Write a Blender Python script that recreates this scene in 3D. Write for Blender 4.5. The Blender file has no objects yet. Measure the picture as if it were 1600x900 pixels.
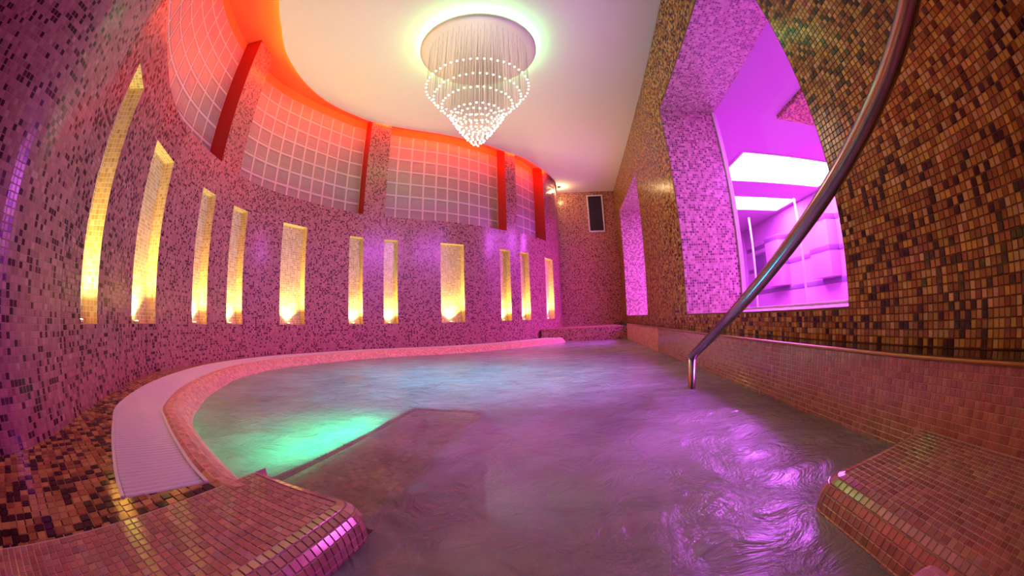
import bpy, bmesh, math, random
from mathutils import Vector, Matrix
random.seed(7)
scn = bpy.context.scene
COL = scn.collection
PI = math.pi

# ------------------------------------------------------------------ camera (15 mm class fisheye lens)
EYE = 0.357                                    # lens height above the pool surround
PITCH, YAW, ROLL = math.radians(4.69), math.radians(-9.19), math.radians(-1.875)
LENS_PX = 580.75                               # focal length in pixels of a 1600 px wide frame
r0 = Vector((math.cos(YAW), -math.sin(YAW), 0)); f0 = Vector((math.sin(YAW), math.cos(YAW), 0)); z0 = Vector((0, 0, 1))
fw = f0*math.cos(PITCH) + z0*math.sin(PITCH); up0 = z0*math.cos(PITCH) - f0*math.sin(PITCH)
rt = r0*math.cos(ROLL) + up0*math.sin(ROLL); up = up0*math.cos(ROLL) - r0*math.sin(ROLL)
cd = bpy.data.cameras.new('camera'); cam = bpy.data.objects.new('camera', cd); COL.objects.link(cam)
cd.type = 'PANO'
cd.sensor_fit = 'HORIZONTAL'; cd.sensor_width = 36.0; cd.sensor_height = 20.25
cd.panorama_type = 'FISHEYE_EQUISOLID'
cd.fisheye_lens = LENS_PX*36.0/1600.0
cd.fisheye_fov = math.radians(300)
cd.clip_start = 0.01; cd.clip_end = 100
cam.matrix_world = Matrix(((rt.x, up.x, -fw.x, 0), (rt.y, up.y, -fw.y, 0), (rt.z, up.z, -fw.z, EYE), (0, 0, 0, 1)))
scn.camera = cam

# ------------------------------------------------------------------ world and exposure (lamps are with their builders)
w = bpy.data.worlds.new('world'); scn.world = w; w.use_nodes = True
w.node_tree.nodes['Background'].inputs[0].default_value = (0.02, 0.015, 0.02, 1)
w.node_tree.nodes['Background'].inputs[1].default_value = 1.0
vs = scn.view_settings
vs.view_transform = 'Standard'; vs.look = 'None'; vs.gamma = 1.0; vs.use_curve_mapping = False
vs.exposure = 0.0
scn.cycles.use_denoising = True
scn.cycles.max_bounces = 8; scn.cycles.transparent_max_bounces = 12
scn.cycles.caustics_reflective = False; scn.cycles.caustics_refractive = False
scn.cycles.sample_clamp_indirect = 6.0

# lamp strengths
P_NICHE, P_PANEL, P_COVE, P_CHAND, P_GREEN, P_TEAL, P_HALO = 36.0, 58.0, 210.0, 16.0, 13.0, 64.0, 26.0

# heights above the surround floor (0)
WATER, LEDGE, WSILL, WTOP, CEIL, COVE = -0.073, 0.186, 0.322, 2.49, 3.18, 3.31
NZ0, NZ1, RSILL = 0.322, 1.457, 1.78
XW, XP, XO = 1.11, 0.94, 1.78                  # right wall face, pool wall face, outer face of the right wall
YF, YB = 8.2, -1.6

# ------------------------------------------------------------------ helpers
def project(p):
    v = Vector(p) - Vector((0, 0, EYE)); x, y, z = v.dot(rt), v.dot(up), v.dot(fw)
    n = v.length; th = math.acos(max(-1, min(1, z/n))); r = 2*LENS_PX*math.sin(th/2); m = math.hypot(x, y) + 1e-9
    return 800 + r*x/m, 450 - r*y/m

def meshobj(name, verts, faces, mat, parent=None, uvs=None, smooth=False, mats=None, fmat=None):
    me = bpy.data.meshes.new(name); me.from_pydata([tuple(v) for v in verts], [], faces)
    if uvs:
        l = me.uv_layers.new(name='UVMap')
        if len(uvs) == len(verts):
            for lp in me.loops: l.data[lp.index].uv = uvs[lp.vertex_index]
        else:
            for i, q in enumerate(uvs): l.data[i].uv = q
    for m in (mats or [mat]): me.materials.append(m)
    if fmat: me.polygons.foreach_set('material_index', fmat)
    if smooth: me.polygons.foreach_set('use_smooth', [True]*len(me.polygons))
    me.update()
    o = bpy.data.objects.new(name, me); COL.objects.link(o)
    if parent: o.parent = parent
    return o

def empty(name, loc=(0, 0, 0)):
    o = bpy.data.objects.new(name, None); COL.objects.link(o); o.location = loc; o.empty_display_size = 0.1
    return o

def tag(o, label=None, cat=None, group=None, kind=None):
    if label: o['label'] = label
    if cat: o['category'] = cat
    if group: o['group'] = group
    if kind: o['kind'] = kind
    return o

class Q:
    """quads with their own metre-scaled uv"""
    def __init__(s): s.v, s.f, s.uv = [], [], []
    def quad(s, a, b, c, d, ua=None):
        i = len(s.v); s.v += [a, b, c, d]; s.f.append((i, i+1, i+2, i+3))
        if ua is None:
            A, B, D = Vector(a), Vector(b), Vector(d); wd, hg = (B-A).length, (D-A).length
            ua = [(0, 0), (wd, 0), (wd, hg), (0, hg)]
        s.uv += ua
    def box(s, x0, x1, y0, y1, z0_, z1):
        p = [(x, y, z) for z in (z0_, z1) for y in (y0, y1) for x in (x0, x1)]
        for a, b, c, d, ax in ((0, 1, 5, 4, 'xz'), (1, 3, 7, 5, 'yz'), (3, 2, 6, 7, 'xz'), (2, 0, 4, 6, 'yz'), (4, 5, 7, 6, 'xy'), (2, 3, 1, 0, 'xy')):
            ii = ['xyz'.index(k) for k in ax]
            s.quad(p[a], p[b], p[c], p[d], [(p[k][ii[0]], p[k][ii[1]]) for k in (a, b, c, d)])
    def build(s, name, mat, parent=None, **k): return meshobj(name, s.v, s.f, mat, parent, s.uv, **k)

def rbox(name, x0, x1, y0, y1, z0_, z1, r, mat, parent=None, seg=2):
    bm = bmesh.new(); bmesh.ops.create_cube(bm, size=1)
    for v in bm.verts: v.co = Vector((x0+(v.co.x+.5)*(x1-x0), y0+(v.co.y+.5)*(y1-y0), z0_+(v.co.z+.5)*(z1-z0_)))
    bmesh.ops.bevel(bm, geom=bm.edges[:], offset=r, segments=seg, affect='EDGES', profile=.5)
    me = bpy.data.meshes.new(name); bm.to_mesh(me); bm.free(); me.materials.append(mat)
    me.polygons.foreach_set('use_smooth', [True]*len(me.polygons))
    o = bpy.data.objects.new(name, me); COL.objects.link(o)
    if parent: o.parent = parent
    return o

def tube_geo(pts, r, n=12, cap=True):
    pts = [Vector(p) for p in pts]; V, Fc = [], []
    T = [(pts[min(i+1, len(pts)-1)] - pts[max(i-1, 0)]).normalized() for i in range(len(pts))]
    a = T[0].orthogonal().normalized()
    for i, p in enumerate(pts):
        a = (a - T[i]*a.dot(T[i])).normalized(); b = T[i].cross(a)
        for k in range(n):
            t = 2*PI*k/n; V.append(p + (a*math.cos(t) + b*math.sin(t))*r)
    for i in range(len(pts)-1):
        for k in range(n):
            Fc.append((i*n+k, i*n+(k+1) % n, (i+1)*n+(k+1) % n, (i+1)*n+k))
    if cap: Fc += [tuple(range(n))[::-1], tuple(range((len(pts)-1)*n, len(pts)*n))]
    return V, Fc

def tube(name, pts, r, mat, parent=None, n=12):
    V, Fc = tube_geo(pts, r, n); return meshobj(name, V, Fc, mat, parent, smooth=True)

def lathe(name, prof, mat, parent=None, n=48, loc=(0, 0, 0), smooth=True):
    V, Fc = [], []
    for r, z in prof:
        for k in range(n): V.append((loc[0]+r*math.cos(2*PI*k/n), loc[1]+r*math.sin(2*PI*k/n), loc[2]+z))
    for i in range(len(prof)-1):
        for k in range(n): Fc.append((i*n+k, i*n+(k+1) % n, (i+1)*n+(k+1) % n, (i+1)*n+k))
    return meshobj(name, V, Fc, mat, parent, smooth=smooth)

class Curve:
    """Catmull-Rom polyline with arc length"""
    def __init__(s, pts, sub=14):
        P = [Vector(p) for p in pts]; out = []
        for i in range(len(P)-1):
            a, b, c, d = P[max(i-1, 0)], P[i], P[i+1], P[min(i+2, len(P)-1)]
            for k in range(sub):
                t = k/sub
                out.append(.5*((2*b)+(c-a)*t+(2*a-5*b+4*c-d)*t*t+(3*b-a-3*c+d)*t**3))
        out.append(P[-1]); s.p = out; s.s = [0]
        for i in range(1, len(out)): s.s.append(s.s[-1]+(out[i]-out[i-1]).length)
        s.L = s.s[-1]
    def idx(s, t):
        lo, hi = 0, len(s.s)-2
        while lo < hi:
            m = (lo+hi+1)//2
            if s.s[m] <= t: lo = m
            else: hi = m-1
        return lo
    def at(s, t):
        i = s.idx(t); k = (t-s.s[i])/(s.s[i+1]-s.s[i]); return s.p[i].lerp(s.p[i+1], k)
    def tan(s, t):
        e = .04; return (s.at(min(s.L, t+e))-s.at(max(0, t-e))).normalized()
    def nor(s, t):
        T = s.tan(t); return Vector((T.y, -T.x))          # points into the room
    def off(s, t, d): return s.at(t) + s.nor(t)*d
    def azs(s, az):
        """arc length where a sight line of this azimuth (degrees) from the lens meets the curve (far side)"""
        a = math.radians(az); d = Vector((math.sin(a), math.cos(a))); best = None
        for i in range(len(s.p)-1):
            A, B = s.p[i], s.p[i+1]; ca = d.x*A.y-d.y*A.x; cb = d.x*B.y-d.y*B.x
            if ca*cb <= 0 and ca != cb:
                k = ca/(ca-cb); P = A.lerp(B, k)
                if P.dot(d) > 0: best = s.s[i]+k*(s.s[i+1]-s.s[i])
        return best

# ------------------------------------------------------------------ materials
def newmat(name):
    m = bpy.data.materials.new(name); m.use_nodes = True; nt = m.node_tree
    return m, nt, nt.nodes['Principled BSDF']

def plain(name, col, rough=.5, metal=0., spec=.5, emit=None, es=0., bump=0., bscale=40.):
    m, nt, b = newmat(name)
    b.inputs['Base Color'].default_value = (*col, 1); b.inputs['Roughness'].default_value = rough
    b.inputs['Metallic'].default_value = metal; b.inputs['Specular IOR Level'].default_value = spec
    if emit: b.inputs['Emission Color'].default_value = (*emit, 1); b.inputs['Emission Strength'].default_value = es
    if bump:
        tc = nt.nodes.new('ShaderNodeTexCoord'); n = nt.nodes.new('ShaderNodeTexNoise'); n.inputs['Scale'].default_value = bscale; n.inputs['Detail'].default_value = 4
        bp = nt.nodes.new('ShaderNodeBump'); bp.inputs['Strength'].default_value = bump; bp.inputs['Distance'].default_value = .01
        nt.links.new(tc.outputs['Object'], n.inputs['Vector']); nt.links.new(n.outputs['Fac'], bp.inputs['Height']); nt.links.new(bp.outputs['Normal'], b.inputs['Normal'])
    return m

def mosaic(name, cols, grout, pitch=.025, gap=.09, rough=.22, single=False, film=0., coat=0.):
    """tile colours by cell of a metre-scaled uv; 'single' takes one colour per object"""
    m, nt, b = newmat(name); N = nt.nodes.new; L = nt.links.new
    wn = N('ShaderNodeTexWhiteNoise'); ramp = N('ShaderNodeValToRGB'); ramp.color_ramp.interpolation = 'CONSTANT'
    els = ramp.color_ramp.elements; tot = sum(c[0] for c in cols); acc = 0
    while len(els) < len(cols): els.new(.5)
    for e, (wt, c) in zip(els, cols): e.position = acc/tot; e.color = (*c, 1); acc += wt
    hsv = N('ShaderNodeHueSaturation'); L(ramp.outputs['Color'], hsv.inputs['Color'])
    vr = N('ShaderNodeMapRange'); vr.inputs['To Min'].default_value = .8; vr.inputs['To Max'].default_value = 1.2
    L(vr.outputs['Result'], hsv.inputs['Value'])
    sep = N('ShaderNodeSeparateColor')
    if single:
        oi = N('ShaderNodeObjectInfo'); wn.noise_dimensions = '1D'; mul = N('ShaderNodeMath'); mul.operation = 'MULTIPLY'; mul.inputs[1].default_value = 917.3
        L(oi.outputs['Random'], mul.inputs[0]); L(mul.outputs[0], wn.inputs['W'])
        L(wn.outputs['Color'], sep.inputs[0]); L(sep.outputs['Red'], ramp.inputs['Fac']); L(sep.outputs['Green'], vr.inputs['Value'])
        L(hsv.outputs['Color'], b.inputs['Base Color'])
    else:
        uv = N('ShaderNodeUVMap'); sc = N('ShaderNodeVectorMath'); sc.operation = 'SCALE'; sc.inputs['Scale'].default_value = 1/pitch
        L(uv.outputs['UV'], sc.inputs[0])
        fl = N('ShaderNodeVectorMath'); fl.operation = 'FLOOR'; fr = N('ShaderNodeVectorMath'); fr.operation = 'FRACTION'
        L(sc.outputs[0], fl.inputs[0]); L(sc.outputs[0], fr.inputs[0]); wn.noise_dimensions = '3D'; L(fl.outputs[0], wn.inputs['Vector'])
        L(wn.outputs['Color'], sep.inputs[0]); L(sep.outputs['Red'], ramp.inputs['Fac']); L(sep.outputs['Green'], vr.inputs['Value'])
        sx = N('ShaderNodeSeparateXYZ'); L(fr.outputs[0], sx.inputs[0]); ds = []
        for ax in 'XY':
            a = N('ShaderNodeMath'); a.operation = 'SUBTRACT'; a.inputs[1].default_value = .5; L(sx.outputs[ax], a.inputs[0])
            c = N('ShaderNodeMath'); c.operation = 'ABSOLUTE'; L(a.outputs[0], c.inputs[0]); ds.append(c)
        mx = N('ShaderNodeMath'); mx.operation = 'MAXIMUM'; L(ds[0].outputs[0], mx.inputs[0]); L(ds[1].outputs[0], mx.inputs[1])
        mr = N('ShaderNodeMapRange'); mr.inputs['From Min'].default_value = .5-gap; mr.inputs['From Max'].default_value = .5-gap*.55; L(mx.outputs[0], mr.inputs['Value'])
        mix = N('ShaderNodeMix'); mix.data_type = 'RGBA'; L(mr.outputs['Result'], mix.inputs['Factor']); L(hsv.outputs['Color'], mix.inputs['A']); mix.inputs['B'].default_value = (*grout, 1)
        L(mix.outputs['Result'], b.inputs['Base Color'])
        rr = N('ShaderNodeMapRange'); rr.inputs['To Min'].default_value = rough; rr.inputs['To Max'].default_value = .8; L(mr.outputs['Result'], rr.inputs['Value']); L(rr.outputs['Result'], b.inputs['Roughness'])
        bp = N('ShaderNodeBump'); bp.invert = True; bp.inputs['Strength'].default_value = .5; bp.inputs['Distance'].default_value = .002
        L(mr.outputs['Result'], bp.inputs['Height']); L(bp.outputs['Normal'], b.inputs['Normal'])
    if single: b.inputs['Roughness'].default_value = rough
    if coat: b.inputs['Coat Weight'].default_value = coat; b.inputs['Coat Roughness'].default_value = .08
    if film: b.inputs['Thin Film Thickness'].default_value = film; b.inputs['Thin Film IOR'].default_value = 1.8
    return m

AMBER = [(34, (.42, .155, .165)), (24, (.47, .185, .19)), (16, (.37, .125, .125)), (5, (.53, .25, .22)), (21, (.085, .013, .03))]
GOLD = [(24, (.44, .20, .035)), (20, (.60, .35, .05)), (22, (.32, .11, .022)), (14, (.64, .40, .13)), (20, (.045, .010, .007))]
PEARL = [(30, (.52, .21, .165)), (28, (.56, .24, .175)), (22, (.46, .17, .14)), (12, (.60, .30, .18)), (8, (.54, .27, .25))]
NICHE = [(40, (.70, .52, .22)), (30, (.62, .42, .14)), (30, (.76, .60, .32))]
DARKM = [(25, (.42, .19, .06)), (20, (.50, .28, .09)), (20, (.30, .11, .04)), (35, (.04, .012, .008))]
M = {}
M['wall'] = mosaic('mosaic_amber', AMBER, (.40, .16, .16), pitch=.02); M['wall1'] = mosaic('mosaic_amber_tile', AMBER, (.4, .2, .1), single=True)
M['far'] = mosaic('mosaic_amber_far', [(34, (.44, .20, .15)), (24, (.50, .24, .18)), (16, (.38, .15, .11)), (6, (.56, .30, .21)), (18, (.09, .015, .03))], (.42, .19, .15), pitch=.02)
M['gold'] = mosaic('mosaic_gold', GOLD, (.22, .09, .035)); M['gold1'] = mosaic('mosaic_gold_tile', GOLD, (0, 0, 0), single=True)
M['pearl'] = mosaic('mosaic_pearl', PEARL, (.62, .36, .31), pitch=.02, gap=.08, rough=.14, film=420, coat=.4)
M['pearl1'] = mosaic('mosaic_pearl_tile', PEARL, (0, 0, 0), single=True, rough=.14, film=420, coat=.4)
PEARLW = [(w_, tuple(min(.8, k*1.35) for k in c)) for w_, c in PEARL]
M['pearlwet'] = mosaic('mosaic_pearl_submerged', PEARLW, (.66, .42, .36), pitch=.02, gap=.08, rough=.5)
M['floor'] = mosaic('mosaic_floor', DARKM, (.38, .20, .14), pitch=.028, rough=.15); M['floor1'] = mosaic('mosaic_floor_tile', DARKM, (0, 0, 0), single=True, rough=.15)
REVEAL = [(30, (.48, .32, .27)), (22, (.58, .42, .36)), (24, (.34, .18, .17)), (24, (.17, .08, .10))]
M['reveal'] = mosaic('mosaic_reveal', REVEAL, (.55, .40, .38))
M['niche'] = mosaic('mosaic_niche', NICHE, (.86, .74, .48), gap=.1)
M['grout'] = plain('grout_brown', (.20, .085, .035), .85); M['grout_pearl'] = plain('grout_pink', (.62, .36, .31), .7)
M['white'] = plain('white_plaster', (.80, .77, .72), .8, bump=.05); M['orange'] = plain('orange_paint', (.85, .25, .06), .7)
M['red'] = plain('red_paint', (.30, .02, .012), .7); M['steel'] = plain('brushed_steel', (.34, .28, .27), .24, 1.0)
M['slat'] = plain('white_plastic', (.80, .74, .76), .35); M['channel'] = plain('channel_dark', (.10, .05, .06), .6)
M['joint'] = plain('block_joint', (.68, .60, .60), .6); M['stone'] = plain('dark_glossy_stone', (.06, .025, .02), .12)
M['brass'] = plain('brass_trim', (.45, .28, .10), .35, .9); M['pinkwall'] = plain('annex_plaster', (.42, .27, .38), .7)
M['band'] = plain('annex_tile_band', (.14, .09, .16), .4); M['annexdark'] = plain('annex_dark_opening', (.10, .05, .14), .4)
M['plastic'] = plain('white_frame', (.78, .72, .74), .4); M['void'] = plain('dark_glass', (.02, .008, .025), .08)
M['mirror'] = plain('mirror_plate', (.80, .78, .68), .5, .3); M['strand'] = plain('clear_strand', (.30, .28, .22), .3)
M['bead'] = plain('crystal_bead', (.9, .9, .85), .1, emit=(1., .93, .76), es=7.); M['beadg'] = plain('crystal_bead_green', (.8, .95, .9), .1, emit=(.25, 1., .66), es=5.)
M['halo'] = plain('halo_led', (.9, 1, .9), .4, emit=(.25, 1., .30), es=P_HALO)
M['lens'] = plain('uplight_lens', (1, .9, .6), .3, emit=(1., .80, .32), es=25.); M['housing'] = plain('lamp_housing', (.5, .42, .3), .3, .9)
M['led'] = plain('orange_led', (1, .4, .1), .5, emit=(1., .05, .002), es=P_COVE)
M['panel'] = plain('annex_light', (1, 1, 1), .5, emit=(.80, .13, 1.15), es=P_PANEL)
M['green'] = plain('green_pool_lens', (.3, 1, .6), .3, emit=(.02, 1., .40), es=12.); M['teal'] = plain('teal_pool_lens', (.3, .9, 1), .3, emit=(.05, .65, .75), es=3.)
M['warm'] = plain('warm_lens', (1, .9, .6), .3, emit=(1., .75, .35), es=30.)

def glass_block_mat():
    m, nt, b = newmat('glass_block'); N = nt.nodes.new; L = nt.links.new
    b.inputs['Base Color'].default_value = (.34, .28, .28, 1); b.inputs['Roughness'].default_value = .28; b.inputs['Specular IOR Level'].default_value = .6
    b.inputs['Subsurface Weight'].default_value = 0
    tc = N('ShaderNodeTexCoord'); n = N('ShaderNodeTexNoise'); n.inputs['Scale'].default_value = 9; n.inputs['Detail'].default_value = 1
    bp = N('ShaderNodeBump'); bp.inputs['Strength'].default_value = .35; bp.inputs['Distance'].default_value = .02
    L(tc.outputs['Object'], n.inputs['Vector']); L(n.outputs['Fac'], bp.inputs['Height']); L(bp.outputs['Normal'], b.inputs['Normal'])
    return m
M['block'] = glass_block_mat()

def pane_mat():
    m, nt, b = newmat('window_pane'); N = nt.nodes.new; L = nt.links.new; nt.nodes.remove(b)
    out = nt.nodes['Material Output']; t = N('ShaderNodeBsdfTransparent'); t.inputs[0].default_value = (.96, .95, .97, 1)
    g = N('ShaderNodeBsdfGlossy'); g.inputs['Roughness'].default_value = .02; lw = N('ShaderNodeLayerWeight'); lw.inputs['Blend'].default_value = .5
    pw = N('ShaderNodeMath'); pw.operation = 'POWER'; pw.inputs[1].default_value = 5; L(lw.outputs['Facing'], pw.inputs[0])
    ml = N('ShaderNodeMath'); ml.operation = 'MULTIPLY_ADD'; ml.inputs[1].default_value = .5; ml.inputs[2].default_value = .02; L(pw.outputs[0], ml.inputs[0])
    mx = N('ShaderNodeMixShader'); L(ml.outputs[0], mx.inputs[0]); L(t.outputs[0], mx.inputs[1]); L(g.outputs[0], mx.inputs[2]); L(mx.outputs[0], out.inputs[0])
    return m
M['pane'] = pane_mat()

def water_mat():
    m, nt, b = newmat('bubbling_water'); N = nt.nodes.new; L = nt.links.new; nt.nodes.remove(b); out = nt.nodes['Material Output']
    tc = N('ShaderNodeTexCoord'); mp = N('ShaderNodeMapping'); mp.inputs['Scale'].default_value = (1, 1, 1); L(tc.outputs['Object'], mp.inputs['Vector'])
    n1 = N('ShaderNodeTexNoise'); n1.inputs['Scale'].default_value = 7; n1.inputs['Detail'].default_value = 6; n1.inputs['Roughness'].default_value = .62; n1.inputs['Distortion'].default_value = .8
    L(mp.outputs[0], n1.inputs['Vector'])
    bp = N('ShaderNodeBump'); bp.inputs['Strength'].default_value = .9; bp.inputs['Distance'].default_value = .028; L(n1.outputs['Fac'], bp.inputs['Height'])
    at = N('ShaderNodeAttribute'); at.attribute_name = 'foam'; at.attribute_type = 'GEOMETRY'
    dif = N('ShaderNodeBsdfDiffuse'); dif.inputs[0].default_value = (.76, .74, .80, 1); L(bp.outputs[0], dif.inputs['Normal'])
    tr = N('ShaderNodeBsdfTranslucent'); tr.inputs[0].default_value = (.55, .68, .68, 1)
    mk = N('ShaderNodeMixShader'); mk.inputs[0].default_value = .40; L(dif.outputs[0], mk.inputs[1]); L(tr.outputs[0], mk.inputs[2])
    tp = N('ShaderNodeBsdfTransparent'); tp.inputs[0].default_value = (.80, .86, .86, 1)
    body = N('ShaderNodeMixShader'); L(at.outputs['Fac'], body.inputs[0]); L(tp.outputs[0], body.inputs[1]); L(mk.outputs[0], body.inputs[2])
    gl = N('ShaderNodeBsdfGlossy'); gl.inputs['Roughness'].default_value = .11; L(bp.outputs[0], gl.inputs['Normal'])
    fz = N('ShaderNodeFresnel'); fz.inputs['IOR'].default_value = 1.33; L(bp.outputs[0], fz.inputs['Normal'])
    mx = N('ShaderNodeMixShader'); L(fz.outputs[0], mx.inputs[0]); L(body.outputs[0], mx.inputs[1]); L(gl.outputs[0], mx.inputs[2]); L(mx.outputs[0], out.inputs[0])
    return m
M['water'] = water_mat()

# ------------------------------------------------------------------ tiles as pieces
TILE_ME = {}
def tile_mesh(pitch, gap, h, mat):
    k = (pitch, gap, h, mat.name)
    if k not in TILE_ME:
        a = pitch*(.5-gap*.6); b = a-.0012; V = [(-a, -a, 0), (a, -a, 0), (a, a, 0), (-a, a, 0), (-b, -b, h), (b, -b, h), (b, b, h), (-b, b, h)]
        me = bpy.data.meshes.new('tile'); me.from_pydata(V, [], [(4, 5, 6, 7), (0, 1, 5, 4), (1, 2, 6, 5), (2, 3, 7, 6), (3, 0, 4, 7)]); me.materials.append(mat); me.update()
        TILE_ME[k] = me
    return TILE_ME[k]

def tiles(parent, frames, pitch, gap, h, mat, mat1, keep=300, extra='mosaic_tiles'):
    """frames: (position, u axis, v axis, uv of the cell centre); the largest in the picture become single tiles, the others one part"""
    eye = Vector((0, 0, EYE)); sized = []
    for fr in frames:
        p, u, v, c = fr; n = u.cross(v)
        px, py = project(p); a = 0
        if 126 < px < 1475 and 0 < py < 900 and n.dot(eye-p) > 0:
            q, r = project(p+u*pitch), project(p+v*pitch)
            a = abs((q[0]-px)*(r[1]-py)-(q[1]-py)*(r[0]-px))
        sized.append((a, fr))
    sized.sort(key=lambda t: -t[0])
    me = tile_mesh(pitch, gap, h, mat1)
    for a, (p, u, v, c) in sized[:keep]:
        o = bpy.data.objects.new('tile', me); COL.objects.link(o); o.parent = parent; n = u.cross(v)
        o.matrix_basis = Matrix(((u.x, v.x, n.x, p.x), (u.y, v.y, n.y, p.y), (u.z, v.z, n.z, p.z), (0, 0, 0, 1)))
    V, Fc, UV = [], [], []; aa = pitch*(.5-gap*.6); bb = aa-.0012
    for a, (p, u, v, c) in sized[keep:]:
        n = u.cross(v)*h; i = len(V)
        V += [p-u*aa-v*aa, p+u*aa-v*aa, p+u*aa+v*aa, p-u*aa+v*aa, p-u*bb-v*bb+n, p+u*bb-v*bb+n, p+u*bb+v*bb+n, p-u*bb+v*bb+n]
        Fc += [(i+4, i+5, i+6, i+7), (i, i+1, i+5, i+4), (i+1, i+2, i+6, i+5), (i+2, i+3, i+7, i+6), (i+3, i, i+4, i+7)]; UV += [c]*8
    if V: tag(meshobj(extra, V, Fc, mat, parent, UV), kind='stuff')

# ================================================================== THE SETTING
# ---- curved left wall
WL = Curve([(-1.15, -1.6), (-1.15, -1.0), (-1.15, -.45), (-1.22, -.12), (-1.42, .1), (-1.67, .28), (-2.0, .53), (-2.36, .83), (-2.65, 1.22), (-2.87, 1.68), (-3.05, 2.24), (-3.08, 2.7),
            (-3.0, 3.15), (-2.87, 3.6), (-2.69, 4.04), (-2.36, 4.43), (-2.05, 4.7), (-1.66, 5.03), (-1.3, 5.42), (-1.01, 5.80), (-.75, 6.13), (-.55, 6.55), (-.38, 7.0), (-.25, 7.5), (-.21, 8.2)])
ne = [(-80.23, -77.11), (-70.81, -66.61), (-60.3, -57.8), (-54.47, -51.92), (-45.74, -41.71), (-34.69, -32.47), (-29.16, -26.96), (-20.21, -16.55), (-10.93, -9.35), (-7.77, -6.4), (-3.93, -2.75)]
NS = [(WL.azs(a), WL.azs(b)) for a, b in ne]
PS = [(WL.azs(-89), WL.azs(-58.0)), (WL.azs(-54.4), WL.azs(-32.7)), (WL.azs(-29.2), WL.azs(-9.7)), (WL.azs(-8.0), WL.azs(-3.6))]
NDEP, RDEP = .10, .28
def p3(v, z): return Vector((v.x, v.y, z))
brk = sorted(set([0, WL.L] + [s for ab in NS for s in ab] + [s for ab in PS for s in ab] + [i*.05 for i in range(1, int(WL.L/.05)+1) if i*.05 < WL.L]))
zb = [-.05, NZ0, NZ1, RSILL, COVE]
wq = Q()
for a, b in zip(brk, brk[1:]):
    if b-a < 1e-5: continue
    m = (a+b)/2; inn = any(x < m < y for x, y in NS); inp = any(x < m < y for x, y in PS)
    A, B = WL.at(a), WL.at(b)
    for k in range(4):
        if (k == 1 and inn) or (k == 3 and inp): continue
        wq.quad(p3(A, zb[k]), p3(B, zb[k]), p3(B, zb[k+1]), p3(A, zb[k+1]), [(a, zb[k]+1), (b, zb[k]+1), (b, zb[k+1]+1), (a, zb[k+1]+1)])
wall_left = tag(wq.build('wall_left', M['wall']), kind='structure')
for a, b in NS:                                            # lit niches let into the wall
    A, B = WL.at(a), WL.at(b); A2, B2 = WL.off(a, -NDEP), WL.off(b, -NDEP); wd = (B-A).length; q = Q()
    q.quad(p3(A2, NZ0), p3(B2, NZ0), p3(B2, NZ1), p3(A2, NZ1), [(0, 0), (wd, 0), (wd, NZ1-NZ0), (0, NZ1-NZ0)])
    for P, P2 in ((A, A2), (B2, B)): q.quad(p3(P, NZ0), p3(P2, NZ0), p3(P2, NZ1), p3(P, NZ1))
    q.quad(p3(A, NZ0), p3(B, NZ0), p3(B2, NZ0), p3(A2, NZ0)); q.quad(p3(A2, NZ1), p3(B2, NZ1), p3(B, NZ1), p3(A, NZ1))
    q.build('niche', M['niche'], wall_left)
fr = []                                                    # near stretch of the wall: tiles as pieces
TP = .02
for i in range(int(WL.azs(-84)/TP), int(WL.azs(-66)/TP)):
    u = (i+.5)*TP; P = WL.at(u); T = WL.tan(u)
    for j in range(0, int(1.76/TP)):
        z = j*TP+TP/2
        if any(a-TP*.6 < u < b+TP*.6 for a, b in NS) and NZ0-TP*.6 < z < NZ1+TP*.6: continue
        fr.append((p3(P, z)+p3(WL.nor(u)*.0005, 0), Vector((T.x, T.y, 0)), Vector((0, 0, 1)), (u, z+1)))
tiles(wall_left, fr, TP, .09, .002, M['wall'], M['wall1'])

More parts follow.
